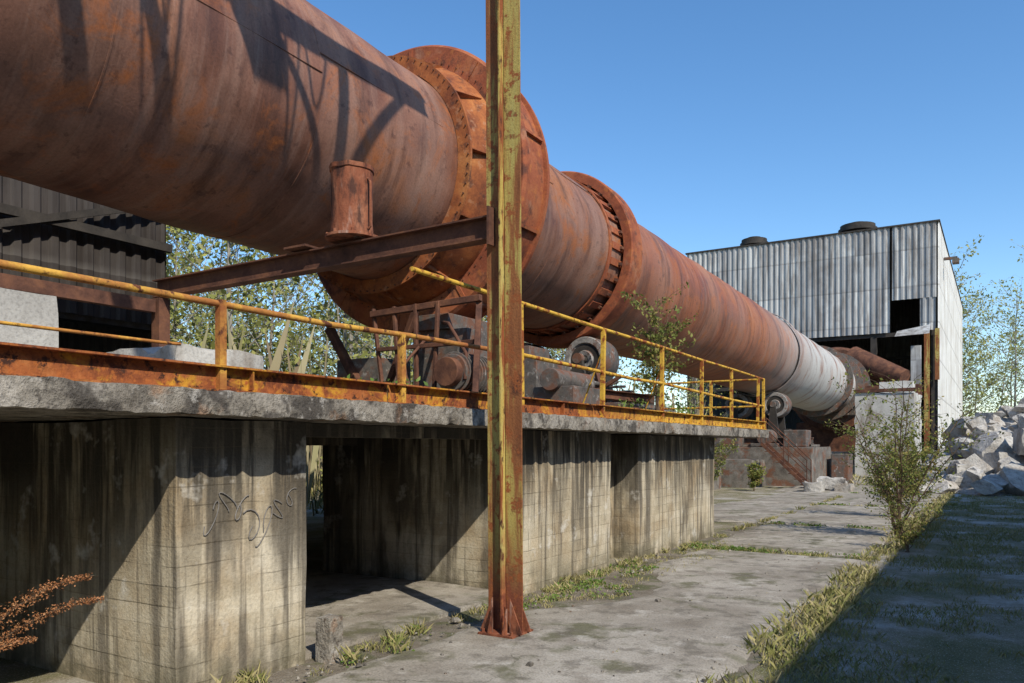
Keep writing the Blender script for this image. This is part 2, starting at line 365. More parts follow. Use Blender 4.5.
g = Geo(); g.rough((-9.5, 4.2, -.05), (-4.42, 7.22, .05), .4, .012); g.make('underpass_floor', M_path, smooth=50)

# ------------------------------------------------------------------ concrete platform
pf = empty('concrete_platform')
g = Geo(); g.rough((-13.2, -7, 1.79), (-3.97, 16.3, 1.94), .055, .007, sc=9, chip=.045)
g.make('deck_slab', M_slab, pf, smooth=35)
g = Geo()
g.rough((-8.5, 3.07, -.1), (-4.35, 4.15, 1.78), .2, .007, sc=1.5, chip=.03)
g.rough((-7.3, 7.25, -.1), (-4.35, 9.5, 1.78), .2, .007, sc=1.5, seed=3, chip=.03)
g.rough((-7.3, 10.5, -.1), (-4.37, 14.0, 1.78), .2, .007, sc=1.5, seed=5, chip=.03)
g.rough((-7.25, 9.45, -.1), (-4.75, 10.55, 1.775), .35, .007, sc=1.5, seed=9)
g.rough((-11.5, 12.6, -.1), (-8.4, 15.0, 1.78), .5, .008)
g.rough((-12.9, -1.0, -.1), (-10, 1.2, 1.78), .5, .008)
g.rough((-8.5, -5, -.1), (-4.35, -1, 1.78), .5, .008)
g.make('piers', M_conc, pf, smooth=30)
g = Geo()
g.box((-7.0, 4.15, 1.62), (-6.7, 7.25, 1.782)); g.box((-9.4, 7.2, 1.62), (-7.3, 7.5, 1.782)); g.box((-4.75, 4.16, 1.68), (-4.55, 7.24, 1.785))
g.make('soffit_beams', M_conc, pf)
g = Geo(); rr = random.Random(3)
for k in range(7):
    cy = 3.3 + k * .11; cz = 1.14 + .1 * math.sin(k * 1.3); p = []
    a1, a2, ph, ph2 = rr.uniform(.03, .07), rr.uniform(.06, .15), rr.uniform(0, 6), rr.uniform(0, 6)
    for i in range(14):
        t = i * .45; p.append((-4.3435, cy + a1 * math.cos(t * 1.1 + ph) + .012 * t, cz + a2 * math.sin(t * .9 + ph2)))
    g.tube(p, .004, 5)
g.make('graffiti', M_graf, pf)
g = Geo(); g.rough((-4.32, 4.22, -.03), (-4.18, 4.36, .34), .05, .006, sc=8); g.make('concrete_marker_post', M_slab, smooth=30)

g = Geo()
segs = [-7, 1.2, 4.75, 8.4, 12.4, 16.35]
for i in range(len(segs) - 1):
    a, c = segs[i] + .01, segs[i + 1] - .01; dz = R_.uniform(-.008, .008)
    g.box((-4.09, a, 1.945 + dz), (-4.078, c, 2.105 + dz)); g.box((-4.076, a, 1.945 + dz), (-4.02, c, 1.957 + dz)); g.box((-4.076, a, 2.093 + dz), (-4.02, c, 2.105 + dz))
for i in range(5): g.box((-4.076, -5 + i * 4.2, 1.96), (-4.03, -4.99 + i * 4.2, 2.09))
g.box((-6.5, 16.28, 1.945), (-4.03, 16.292, 2.105))
g.make('edge_channel', M_toe, pf)

rl = empty('yellow_railing'); X = -4.06
def rpipe(g, pts, r=.021): g.tube(pts, r, 10)
g = Geo()
for yy in (3.18, 4.9):
    g.box((X - .024, yy - .024, 1.95), (X + .024, yy + .024, 2.50))
rpipe(g, [(X, -7, 2.44), (X, .5, 2.46), (X, 2, 2.475), (X, 3.2, 2.475), (X, 4.1, 2.472), (X, 5, 2.50), (X, 6.75, 2.52)])
rpipe(g, [(X - .3, -7, 2.22), (X - .3, 3, 2.24), (X - .28, 3.1, 2.24)], .010)
g.make('lower_rail', M_railr, rl, smooth=40)
g = Geo()
posts = [6.75, 8.63, 10.61, 12.33, 14.0, 15.77]
for k, yy in enumerate(posts): g.beam((X, yy, 1.95), (X + (.012 if k % 2 else -.008), yy + (.015 if k % 3 else -.01), 3.03 - (yy - 6) * .006), .048, .048)
rpipe(g, [(X, 5.02, 3.045), (X, 6.75, 3.035), (X, 8.7, 3.015), (X, 10.6, 3.01), (X, 12.3, 2.99), (X, 14, 2.985), (X, 16.25, 2.965)])
rpipe(g, [(X, 6.75, 2.52), (X, 8.6, 2.50), (X, 9.6, 2.485), (X, 10.6, 2.50), (X, 14, 2.44), (X, 16.25, 2.42)])
g.box((X - .024, 16.2, 1.95), (X + .024, 16.25, 2.98))
rpipe(g, [(X, 16.22, 2.965), (X - 2.2, 16.22, 2.965)]); rpipe(g, [(X, 16.22, 2.42), (X - 2.2, 16.22, 2.42)])
g.box((X - 2.23, 16.2, 1.95), (X - 2.18, 16.25, 2.99)); g.box((X - 1.1, 16.2, 1.95), (X - 1.05, 16.25, 2.97))
for yy in posts[:3]: rpipe(g, [(X, yy, 2.75), (X - .35, yy + .05, 1.96)], .010)
g.make('rails_and_posts', M_rail, rl, smooth=40)
rb = empty('back_railing'); g = Geo()
rpipe(g, [(-12.9, 8, 2.9), (-12.9, 16, 2.85)], .025); rpipe(g, [(-12.9, 8, 2.45), (-12.9, 16, 2.4)], .025)
for i in range(5): g.box((-12.93, 8 + i * 2, 1.95), (-12.88, 8.05 + i * 2, 2.9))
g.make('rails', M_rustd, rb)

# ------------------------------------------------------------------ steel column, cross beam, unseen crane frame
def column(name, x, y, h, lean=0):
    e = empty(name); g = Geo(); w = .17; t = .014
    q = (x + lean, y, h)
    g.beam((x, y, .03), q, w - 2 * t - .002, t, 0)
    for k in (-1, 1): g.beam((x + k * (w / 2 - t / 2), y, .03), (q[0] + k * (w / 2 - t / 2), y, h), t, .18, 1)
    g.make('h_beam', [M_col, M_cole], e)
    g = Geo(); g.box((x - .17, y - .17, .035), (x + .17, y + .17, .055))
    for k in (-1, 1):
        xo = x + k * (w / 2 + .001)
        for yy in (-.07, .07):
            g.add([(xo, y + yy - .006, .056), (xo + k * .12, y + yy - .006, .056), (xo, y + yy - .006, .34), (xo, y + yy + .006, .056), (xo + k * .12, y + yy + .006, .056), (xo, y + yy + .006, .34)],
                  [(0, 1, 2), (3, 5, 4), (0, 3, 4, 1), (1, 4, 5, 2), (2, 5, 3, 0)])
    for xx in (-.07, .07):
        for s_ in (-1, 1):
            yo = y + s_ * .0965
            g.add([(x + xx - .006, yo, .056), (x + xx - .006, yo + s_ * .07, .056), (x + xx - .006, yo, .26), (x + xx + .006, yo, .056), (x + xx + .006, yo + s_ * .07, .056), (x + xx + .006, yo, .26)],
                  [(0, 1, 2), (3, 5, 4), (0, 3, 4, 1), (1, 4, 5, 2), (2, 5, 3, 0)])
            g.tube([(x + s_ * .14, y + xx * 1.9, .05), (x + s_ * .14, y + xx * 1.9, .085)], .014, 6)
    g.make('base_plate', M_stub, e)
    g = Geo(); g.rough((x - .26, y - .26, .0), (x + .26, y + .26, .034), .13, .008); g.make('footing', M_slab, e)
    return e
column('steel_column', -3.54, 5.63, 10.6, -.06)
column('steel_column', -3.54, -1.4, 10.6)
cb = empty('cross_beam'); g = Geo()
g.ibeam((-3.64, 5.63, 3.46), (-8.3, 5.63, 3.42), .14, .20, .014)
g.beam((-5.9, 5.63, 3.56), (-5.9, 5.63, 3.58), .3, .3)
g.box((-3.66, 5.52, 3.30), (-3.64, 5.74, 3.62))
g.beam((-8.2, 5.6, 3.3), (-8.2, 5.6, 1.95), .14, .14)
g.beam((-8.2, -2, 3.2), (-8.2, 5.5, 3.2), .1, .14)
g.make('steel_beam', M_rustd, cb)
sp = empty('rusty_stub_pipe'); g = Geo(); cx, cy = -5.28, 5.63
prof = [(3.585, .0), (3.585, .25), (3.61, .25), (3.612, .205), (3.70, .20), (3.75, .195), (4.22, .2), (4.23, .212), (4.27, .214), (4.275, .2), (4.275, .185), (3.7, .18), (3.65, 0)]
vv = []; ff = []; n = 40
for (z, r) in prof:
    for k in range(n):
        t = 2 * math.pi * k / n; rr = r * (1 + .03 * mnoise.noise(Vector((math.cos(t) * 1.5, math.sin(t) * 1.5, z * 3)))); vv.append((cx + rr * math.cos(t), cy + rr * math.sin(t), z + (.010 * mnoise.noise(Vector((math.cos(t) * 2, math.sin(t) * 2, 0))) if z > 4.2 else 0)))
for i in range(len(prof) - 1):
    for k in range(n): ff.append((i * n + k, i * n + (k + 1) % n, (i + 1) * n + (k + 1) % n, (i + 1) * n + k))
g.add(vv, ff)
for k in range(8):
    t = k * math.pi / 4; g.tube([(cx + .23 * math.cos(t), cy + .23 * math.sin(t), 3.61), (cx + .23 * math.cos(t), cy + .23 * math.sin(t), 3.64)], .015, 6)
g.tube([(cx + .21, cy, 3.66), (cx + .235, cy, 3.68), (cx + .235, cy, 4.1), (cx + .20, cy, 4.14)], .012, 6)
g.make('pipe_body', M_stub, sp, smooth=35)
cr = empty('unseen_crane_frame'); g = Geo()  # out of view; guessed form, shaped to cast shadow bands on the kiln
g.ibeam((-3.6, 3.6, 10.75), (-3.6, 7.4, 10.75), .22, .34, .02)
g.beam((-3.6, -1.4, 10.4), (-3.6, 3.6, 10.68), .06, .08)
g.beam((-3.6, 5.5, 9.2), (-3.6, 4.3, 10.6), .09, .09)
g.beam((-3.6, 5.75, 9.3), (-3.6, 6.9, 10.6), .09, .09)
g.ibeam((-3.4, 3.7, 11.2), (-6.2, 3.7, 11.2), .16, .25, .02)
g.tube([(-3.6, 1.5, 11.8), (-3.7, 2.1, 9.6), (-3.75, 2.75, 7.5), (-3.8, 3.1, 5.4)], .12, 8); g.tube([(-3.6, 2.2, 11.8), (-3.7, 2.9, 9.9), (-3.75, 3.6, 8.2), (-3.8, 3.9, 7.0)], .10, 8)  # slanted tubes added for their curved shadows on the shell
g.beam((-3.6, 1.0, 11.6), (-3.6, 3.8, 10.9), .10, .10)
g.box((-3.9, 4.0, 10.1), (-3.3, 4.5, 10.58))
g.make('girder_and_shadow_tubes', M_rustd, cr)
g = Geo()
for k, (yy, dp, wd) in enumerate([(2.95, 1.7, .20), (3.15, 1.2, .15), (4.8, 1.3, .12), (5.2, .9, .2)]):
    g.tube([(-3.7, yy - wd + 2 * wd * t / 14, 10.6 - dp * (1 - ((t - 7) / 7) ** 2)) for t in range(15)], .02, 6)
g.make('hoist_chains', M_rustd, cr)

# ------------------------------------------------------------------ rotary kiln
kn = empty('rotary_kiln'); KX = -9.1
kz = lambda y: 6.45 - .0215 * y
g = Geo()
prof = [(-10 + i * .33, 1.75) for i in range(200)]
g.rev([(-10, .0)] + prof + [(prof[-1][0], 1.6), (prof[-1][0], 0)], KX, kz, 112, dis=.035)
g.make('shell', M_kiln, kn, smooth=40)
g = Geo()
for yy in [-3, 2.0, 4.6, 7.3, 13.6, 19.6, 22.2, 24.8, 30, 41, 44]:
    g.rev([(yy - .016, 1.742), (yy - .01, 1.756), (yy + .01, 1.756), (yy + .016, 1.742)], KX, kz, 96, dis=.035)
for (ya, yb, tt) in [(2.0, 4.6, .5), (4.6, 7.3, .05), (7.3, 9.9, .2), (12.3, 13.6, .35), (13.6, 15.9, .7)]:
    pts = [(KX + 1.75 * math.cos(tt), ya + (yb - ya) * i / 6, kz(ya) + 1.75 * math.sin(tt) - .0215 * (yb - ya) * i / 6) for i in range(7)]
    g.tube(pts, .009, 6)
g.make('weld_seams', M_kiln, kn, smooth=50)
g = Geo(); HY = 11.05; HR = 2.54
g.rev([(HY, 1.8), (HY, HR - .05), (HY + .05, HR), (HY + .12, HR), (HY + .13, HR - .07), (HY + .72, HR - .07), (HY + .73, HR), (HY + .8, HR), (HY + .85, HR - .05), (HY + .85, 1.8)], KX, kz, 112)
for k in range(10):
    t = 2 * math.pi * (k + .4) / 10; c, s_ = math.cos(t), math.sin(t); z0 = kz(HY)
    g.beam((KX + 1.82 * c, HY - .008, z0 + 1.82 * s_), (KX + (HR - .07) * c, HY - .008, z0 + (HR - .07) * s_), .07, .016, up=(0, 1, 0))
    g.beam((KX + (HR - .04) * c, HY + .14, z0 + (HR - .04) * s_), (KX + (HR - .04) * c, HY + .71, z0 + (HR - .04) * s_), .05, .06, up=(c, 0, s_))
g.make('ring_housing', M_rustr, kn, smooth=30)
g = Geo()
g.rev([(10.25, 1.76), (10.25, 2.0), (10.30, 2.0), (10.32, 1.86), (10.9, 2.12), (11.045, 2.12), (11.045, 1.76)], KX, kz, 112)
for k in range(12):
    t = 2 * math.pi * (k + .1) / 12; c, s_ = math.cos(t), math.sin(t); z0 = kz(10.3)
    g.beam((KX + 1.92 * c, 10.31, z0 + 1.92 * s_), (KX + 2.05 * c, 10.9, z0 + 2.05 * s_), .02, .16, up=(c, 0, s_))
g.rev([(11.92, 1.76), (11.92, 2.2), (11.97, 2.2), (12.05, 1.95), (12.3, 1.78)], KX, kz, 96)
g.make('seal_flange', M_rust, kn, smooth=30)
g = Geo()
for k in range(80):
    t = 2 * math.pi * k / 80; c, s_ = math.cos(t), math.sin(t); z0 = kz(10.25)
    g.tube([(KX + 1.96 * c, 10.23, z0 + 1.96 * s_), (KX + 1.96 * c, 10.25, z0 + 1.96 * s_)], .014, 6)
    g.tube([(KX + 2.2 * c, HY - .02, z0 + 2.2 * s_), (KX + 2.2 * c, HY, z0 + 2.2 * s_)], .012, 6)
g.make('bolts', M_rustd, kn)
def tyre(ya, yb, R, m=M_rustr, studs=True):
    g = Geo()
    g.rev([(ya, 1.85), (ya, R - .03), (ya + .03, R), (yb - .03, R), (yb, R - .03), (yb, 1.85)], KX, kz, 112, close=True)
    if studs:
        g.rev([(yb + .1, 1.76), (yb + .1, 1.98), (yb + .16, 1.98), (yb + .16, 1.76)], KX, kz, 96)
        g.rev([(ya - .62, 1.76), (ya - .62, 1.79), (ya - .5, 1.79), (ya - .5, 1.76)], KX, kz, 96)
        for k in range(32):
            t = 2 * math.pi * k / 32; c, s_ = math.cos(t), math.sin(t); z0 = kz(ya)
            g.beam((KX + 1.775 * c, ya - .5, z0 + 1.775 * s_), (KX + 1.775 * c, yb + .08, z0 + 1.775 * s_), .15, .06, 0, up=(c, 0, s_))
            g.beam((KX + 1.83 * c, ya - .12, z0 + 1.83 * s_), (KX + 1.83 * c, ya - .02, z0 + 1.83 * s_), .06, .07, 1, up=(c, 0, s_))
    g.make('riding_ring', [m, M_rustd], kn, smooth=30)
tyre(16.55, 17.15, 2.07)
tyre(35.2, 35.6, 1.86, M_kiln, False)
g = Geo()
g.rev([(48.0, 1.76), (48, 2.05), (48.25, 2.05), (48.25, 1.76)], KX, kz, 80)
g.rev([(51.0, 1.76), (51, 2.15), (51.25, 2.15), (51.25, 1.76)], KX, kz, 80)
g.rev([(53.2, 1.76), (53.2, 2.3), (53.3, 2.3), (53.3, 1.76)], KX, kz, 80)
g.make('outlet_rings', M_grey, kn, smooth=30)
g = Geo()
g.rev([(54.2, 1.8), (54.2, 2.6), (54.6, 2.8), (57.5, 2.8), (60, 2.0), (60, 0)], KX, kz, 48)
g.box((KX - 2.4, 54.5, 0), (KX + 2.4, 58, 3.2)); g.tube([(KX + 1, 54.8, 7.2), (KX + 4.2, 53.2, 5.8)], [.9, .5], 16)
g.make('outlet_hood', M_rustd, kn, smooth=35)
def station(name, yc, RT, base_z):
    e = empty(name); z = kz(yc); g = Geo(); r = .54; ang = math.radians(20); dd = RT + r + .01
    for k in (-1, 1):
        xc = KX + k * dd * math.sin(ang); zc = z - dd * math.cos(ang)
        zf = lambda y, zc=zc: zc
        g.rev([(yc - .42, .10), (yc - .44, .20), (yc - .36, .22), (yc - .36, .38), (yc - .40, .40), (yc - .40, r - .02), (yc - .37, r)], xc, zf, 40, 0)
        g.rev([(yc - .37, r + .001), (yc + .37, r + .001), (yc + .4, r - .02), (yc + .4, 0)], xc, zf, 40, 1)
        g.rev([(yc - .361, .23), (yc - .366, .30), (yc - .366, .34), (yc - .361, .37)], xc, zf, 40, 3)
        g.tube([(xc, yc - .75, zc), (xc, yc - .38, zc)], .08, 16, 3); g.tube([(xc, yc - .78, zc), (xc, yc - .62, zc)], .12, 20, 1)
        g.tube([(xc, yc + .38, zc), (xc, yc + .75, zc)], .14, 16, 3)
        for s_ in (-.76, .58):
            v = [(xc - .26, yc + s_, base_z + .4), (xc + .26, yc + s_, base_z + .4), (xc + .10, yc + s_, zc), (xc - .10, yc + s_, zc)]
            v += [(a, b_ + .12, c_) for a, b_, c_ in v]
            g.add(v, [(0, 1, 2, 3), (7, 6, 5, 4), (0, 4, 5, 1), (1, 5, 6, 2), (2, 6, 7, 3), (3, 7, 4, 0)], 3)
        g.box((xc + k * .6 - .08, yc - .8, base_z + .4), (xc + k * .6 + .08, yc - .3, base_z + .75), 3)
        g.tube([(xc + k * .3, yc - .55, base_z + .5), (xc + k * 1.1, yc - .55, base_z + .5)], .03, 8, 1)
    for s_ in (-.68, .66): g.ibeam((KX - 2.2, yc + s_, base_z + .25), (KX + 2.2, yc + s_, base_z + .25), .25, .29, .03, 1)
    g.box((KX - 2.4, yc - 1.2, base_z), (KX + 2.4, yc + 1.1, base_z + .09), 2)
    g.make('rollers_and_frame', [M_wheel, M_grey, M_plinth, M_dark], e, smooth=35)
station('roller_station', 16.87, 2.07, 2.45)
g = Geo(); g.rough((-10.7, 14.9, 1.93), (-6.5, 17.9, 2.46), .4, .02); g.rough((-12.5, 16.2, 0), (-6.7, 18.6, 1.94), .5, .015)
g.rough((-7.9, 9.3, 1.93), (-5.9, 12.6, 2.3), .4, .02); g.rough((-11.2, 9.6, 1.93), (-7.95, 12.2, 2.5), .4, .02)
g.make('machine_plinths', M_plinth, pf, smooth=40)
dm = empty('kiln_drive_unit'); g = Geo()
g.box((-8.3, 10.3, 2.5), (-7.2, 11.9, 3.5), 0); g.box((-8.1, 10.2, 3.5), (-7.5, 11.7, 3.75), 0)
g.tube([(-7.0, 9.6, 2.72), (-7.0, 10.7, 2.72)], .28, 24, 0)
for i in range(12): g.tube([(-7.0, 9.65 + i * .08, 2.72), (-7.0, 9.67 + i * .08, 2.72)], .32, 24, 0)
g.tube([(-7.0, 9.45, 2.72), (-7.0, 9.6, 2.72)], .22, 20, 1)
g.box((-7.3, 9.7, 2.31), (-6.7, 10.6, 2.42), 1); g.tube([(-7.0, 10.7, 2.72), (-7.0, 11.2, 2.72)], .08, 12, 1)
g.box((-7.45, 11.2, 2.31), (-6.45, 12.3, 3.1), 0); g.box((-7.5, 11.15, 2.31), (-6.4, 12.35, 2.42), 1); g.box((-7.3, 11.4, 3.1), (-6.7, 12.1, 3.3), 0)
for i in range(4): g.beam((-8.6 + i * .35, 9.9, 2.5), (-8.9 + i * .45, 10.0, 3.9), .06, .06, 1)
g.beam((-6.5, 9.5, 2.3), (-6.9, 10.2, 3.9), .09, .12, 1); g.beam((-8.9, 9.95, 3.8), (-6.8, 10.1, 3.9), .09, .1, 1); g.beam((-8.7, 9.9, 3.2), (-6.7, 9.9, 3.2), .05, .07, 1)
g.beam((-9.6, 10.6, 2.45), (-10.6, 10.7, 3.8), .14, .14, 1); g.beam((-9.2, 10.6, 2.45), (-8.4, 10.5, 3.9), .1, .1, 1); g.box((-10.4, 10.7, 2.5), (-9.4, 11.6, 3.2), 0)
g.box((-6.35, 8.6, 1.96), (-5.6, 9.9, 2.14), 1); g.tube([(-6.2, 7.6, 2.05), (-5.9, 9.2, 2.08)], .09, 12, 1)
g.box((-6.0, 10.3, 1.96), (-5.3, 11.3, 2.5), 0); g.tube([(-5.65, 10.2, 2.6), (-5.65, 11.4, 2.6)], .17, 16, 0)
g.tube([(-6.6, 12.8, 2.1), (-5.8, 14.8, 2.1)], .07, 12, 1); g.beam((-6.1, 12.5, 2.0), (-5.7, 15.6, 2.0), .2, .12, 1)
for i in range(5): g.box((-6.6 + (i % 2) * .4, 12.7 + i * .5, 1.96), (-6.1 + (i % 2) * .5, 13.05 + i * .5, 2.2 + .12 * (i % 3)), i % 2)
g.ibeam((-5.2, 7.2, 2.10), (-5.1, 13.5, 2.10), .2, .2, .02, 1)
g.ibeam((-6.6, 13.0, 2.62), (-6.4, 16.0, 2.62), .18, .18, .02, 1); g.beam((-6.5, 14.2, 2.0), (-6.9, 14.4, 3.1), .08, .08, 1); g.beam((-7.4, 14.2, 2.4), (-6.3, 14.3, 3.0), .07, .07, 1)
g.tube([(-7.0, 12.9, 2.9), (-6.8, 14.6, 2.85), (-7.0, 15.6, 3.0)], .05, 8, 0)
g.tube([(-7.6, 10.2, 3.6), (-7.2, 9.8, 3.5), (-6.8, 9.7, 3.0), (-6.75, 9.6, 2.6)], .03, 8, 1); g.tube([(-7.8, 10.1, 3.4), (-7.9, 9.6, 2.9), (-7.5, 9.2, 2.35)], .025, 8, 1)
g.make('gearbox_and_motor', [M_grey, M_rustd], dm, smooth=35, bevel=.01)

g = Geo(); g.rough((-8.1, 4.9, 1.94), (-6.9, 6.0, 2.62), .12, .015, sc=2.5, chip=.12); g.make('concrete_plinth', M_white, smooth=30)
g = Geo(); g.rough((-8.3, 1.0, 1.94), (-7.2, 3.9, 2.95), .15, .015, sc=2, chip=.15); g.make('concrete_plinth', M_white, smooth=30)
g = Geo(); g.rough((-6.9, 6.1, 1.94), (-6.2, 6.9, 2.18), .1, .02, sc=3, chip=.1); g.make('concrete_rubble_block', M_white, smooth=30)

sh = empty('dark_shed'); g = Geo()
g.corr((-13.6, -16, 0), (0, 1, 0), 25.4, 3.9, 9.3, (1, 0, 0), .3, .05, 0)
g.corr((-13.6, 9.4, 0), (-1, 0, 0), 10, 0, 9.3, (0, 1, 0), .3, .05, 0)
g.corr((-18.6, -16, 0), (0, 1, 0), 25.4, 0, 9.3, (1, 0, 0), .3, .05, 0)
g.box((-24, -16, 9.3), (-13.3, 9.6, 9.5), 1)
for i in range(7): g.box((-13.85, -15.6 + i * 4.13, 0), (-13.65, -15.4 + i * 4.13, 9.3), 1)
g.box((-13.9, -16, 3.8), (-13.62, 9.4, 4.0), 1); g.box((-13.5, -16, 5.3), (-13.4, 9.4, 5.45), 1)
g.beam((-13.4, 3, 3.9), (-13.4, 9.3, 6.2), .08, .12, 1); g.tube([(-12.5, -6, 3.1), (-12.5, 9, 3.0)], .04, 8, 1)
g.make('cladding_and_frame', [M_cladd, M_dark], sh)

# ------------------------------------------------------------------ second roller station, stair, low walls
s2 = empty('concrete_pier'); g = Geo()
g.rough((-12.2, 33.2, -.1), (-6.4, 37.5, 1.6), .4, .02, chip=.1); g.rough((-12, 31.0, -.1), (-8.2, 33.1, 1.1), .4, .02, chip=.1)
g.make('block', M_plinth, s2, smooth=30)
station('roller_station', 35.4, 1.86, 1.62)
g = Geo(); g.box((-7.6, 33.6, 1.6), (-6.7, 34.6, 2.3)); g.tube([(-8.4, 33.8, 2.0), (-8.4, 34.6, 2.0)], .35, 20); g.box((-11.4, 33.5, 1.6), (-9.4, 34.3, 2.4)); g.box((-8.9, 33.4, 1.6), (-7.8, 33.9, 1.75))
g.box((-6.2, 36.2, 0), (-5.5, 37.4, 1.3)); g.make('drive_housing', M_grey, s2, bevel=.03)
st = empty('steel_stair'); g = Geo()
for k in (0, .8):
    g.beam((-6.1, 31.2 + k, 0), (-7.9, 31.2 + k, 1.75), .04, .12)
    for i in range(3):
        xx = -6.2 - i * .85; g.tube([(xx, 31.2 + k, (i * .85) * .97 + .1), (xx, 31.2 + k, (i * .85) * .97 + 1.1)], .02, 6)
    g.tube([(-6.2, 31.2 + k, 1.1), (-7.9, 31.2 + k, 2.75)], .02, 6); g.tube([(-6.2, 31.2 + k, .65), (-7.9, 31.2 + k, 2.3)], .018, 6)
for i in range(8): g.box((-6.45 - i * .22, 31.2, .15 + i * .21), (-6.25 - i * .22, 32.0, .18 + i * .21))
g.make('stair', M_rustd, st)
g = Geo(); g.rough((-9.5, 20, -.1), (-9.1, 30, .9), .4, .02, chip=.1); g.make('low_concrete_wall', M_plinth, smooth=30)
for (x0, y0, sx, sy, hh) in [(-5.6, 30.2, .9, .6, .5), (-4.9, 29.7, .5, .4, .3), (-5.9, 28.9, .6, .8, .35)]:
    g = Geo(); g.rough((x0, y0, -.05), (x0 + sx, y0 + sy, hh), .15, .07, sc=2, chip=.2); g.make('stone_block', M_rock, smooth=30)

# ------------------------------------------------------------------ far building
fb = empty('industrial_building'); g = Geo(); BX0, BX1, BY0, BY1, BH = -19.5, -3.3, 56.0, 92.0, 15.7
g.corr((BX0, BY0, 0), (1, 0, 0), 13.6, 8.95, 15.7, (0, -1, 0), .36, .07, 0)
g.corr((BX0 + 13.6, BY0, 0), (1, 0, 0), 2.6, 11.0, 15.7, (0, -1, 0), .36, .07, 0)
g.corr((BX0 + 15.2, BY0, 0), (1, 0, 0), 1.0, 8.95, 11.0, (0, -1, 0), .36, .07, 0)
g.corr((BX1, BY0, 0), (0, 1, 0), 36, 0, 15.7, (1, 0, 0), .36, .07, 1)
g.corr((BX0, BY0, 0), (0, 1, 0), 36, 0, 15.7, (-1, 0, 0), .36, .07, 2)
g.corr((BX0, BY0 + 16, 0), (1, 0, 0), 16.2, 0, 15.4, (0, -1, 0), .5, .07, 2)
g.make('cladding', [M_clad, M_cladw, M_clads], fb)
g = Geo()
g.box((BX0 - .1, BY0 - .12, 15.7), (BX1 + .12, BY1, 15.80))
for x in (BX0 + .25, -14, -7.0, BX1 - .2): g.box((x - .18, BY0 + .1, 0), (x + .18, BY0 + .5, 15.6))
for z in (8.7, 5.6): g.box((BX0, BY0 + .12, z), (BX1 - .05, BY0 + .35, z + .25))
for x in (-16, -12, -8, -5): g.box((x, BY0 + 8, 0), (x + .3, BY0 + 8.3, 15))
for z in (6.5, 8.0): g.box((BX0, BY0 + 8, z), (BX1 - .1, BY0 + 8.2, z + .2))
g.make('frame_and_roof', M_dark, fb)
g = Geo()
g.add([(BX1 - 2.3, BY0 - .1, 9.0), (BX1 - .4, BY0 - .1, 9.3), (BX1 - .4, BY0 - 1.2, 8.6), (BX1 - 2.3, BY0 - 1.5, 8.5)], [(0, 1, 2, 3)])
g.box((BX1 - 1.5, BY0 - .25, 4.4), (BX1 - .9, BY0 - .18, 8.0))
g.make('loose_sheet', M_clad, fb)
g = Geo()
g.box((BX1 - .75, BY0 - .3, 0), (BX1 - .45, BY0 - .1, 8.9)); g.box((BX1 - .15, BY0 - .25, 5.8), (BX1 + .10, BY0 - .1, 9))
g.make('corner_column', M_cole, fb)
g = Geo()
for (x, r) in ((-15.3, 1.0), (-8.3, 1.25)):
    for (za, zb, ra) in ((15.80, 16.3, r * .6), (16.3, 16.5, r), (16.5, 16.75, r * .9), (16.75, 16.9, r * .5)):
        g.tube([(x, 58.5, za), (x, 58.5, zb)], ra, 20)
g.make('roof_ventilators', M_dark, fb, smooth=35)
g = Geo(); g.box((BX1 + .1, 60, 14.1), (BX1 + .9, 60.3, 14.25)); g.box((BX1 + .6, 59.8, 13.8), (BX1 + 1.0, 60.5, 14.1)); g.make('wall_lamp', M_grey, fb)
g = Geo(); g.rough((-6.9, 47.6, -.1), (-3.9, 52, 4.6), .5, .03, chip=.25); g.rough((-6.0, 50.5, 4.6), (-4.2, 51.8, 5.4), .4, .03, chip=.2)
g.rough((-18, 50.5, -.1), (-7.2, 55, 1.3), .9, .03); g.make('concrete_foundation_block', M_white, smooth=30)
g = Geo(); g.box((-6.95, 47.5, 4.62), (-3.85, 47.9, 4.8)); g.box((-6.95, 52.0, 4.6), (-3.9, 52.3, 5.3)); g.make('rusty_edge_beam', M_rustd)

hl = empty('workshop_hall'); g = Geo()
g.corr((6, -14, 0), (0, 1, 0), 41, .8, 7.2, (-1, 0, 0), .3, .05, 0); g.box((6.05, -14, 0), (18, 27, 7.19), 1)
g.box((5.8, -14.2, 7.2), (18.2, 27.2, 7.35), 2); g.make('walls_and_roof', [M_cladw, M_white, M_dark], hl)

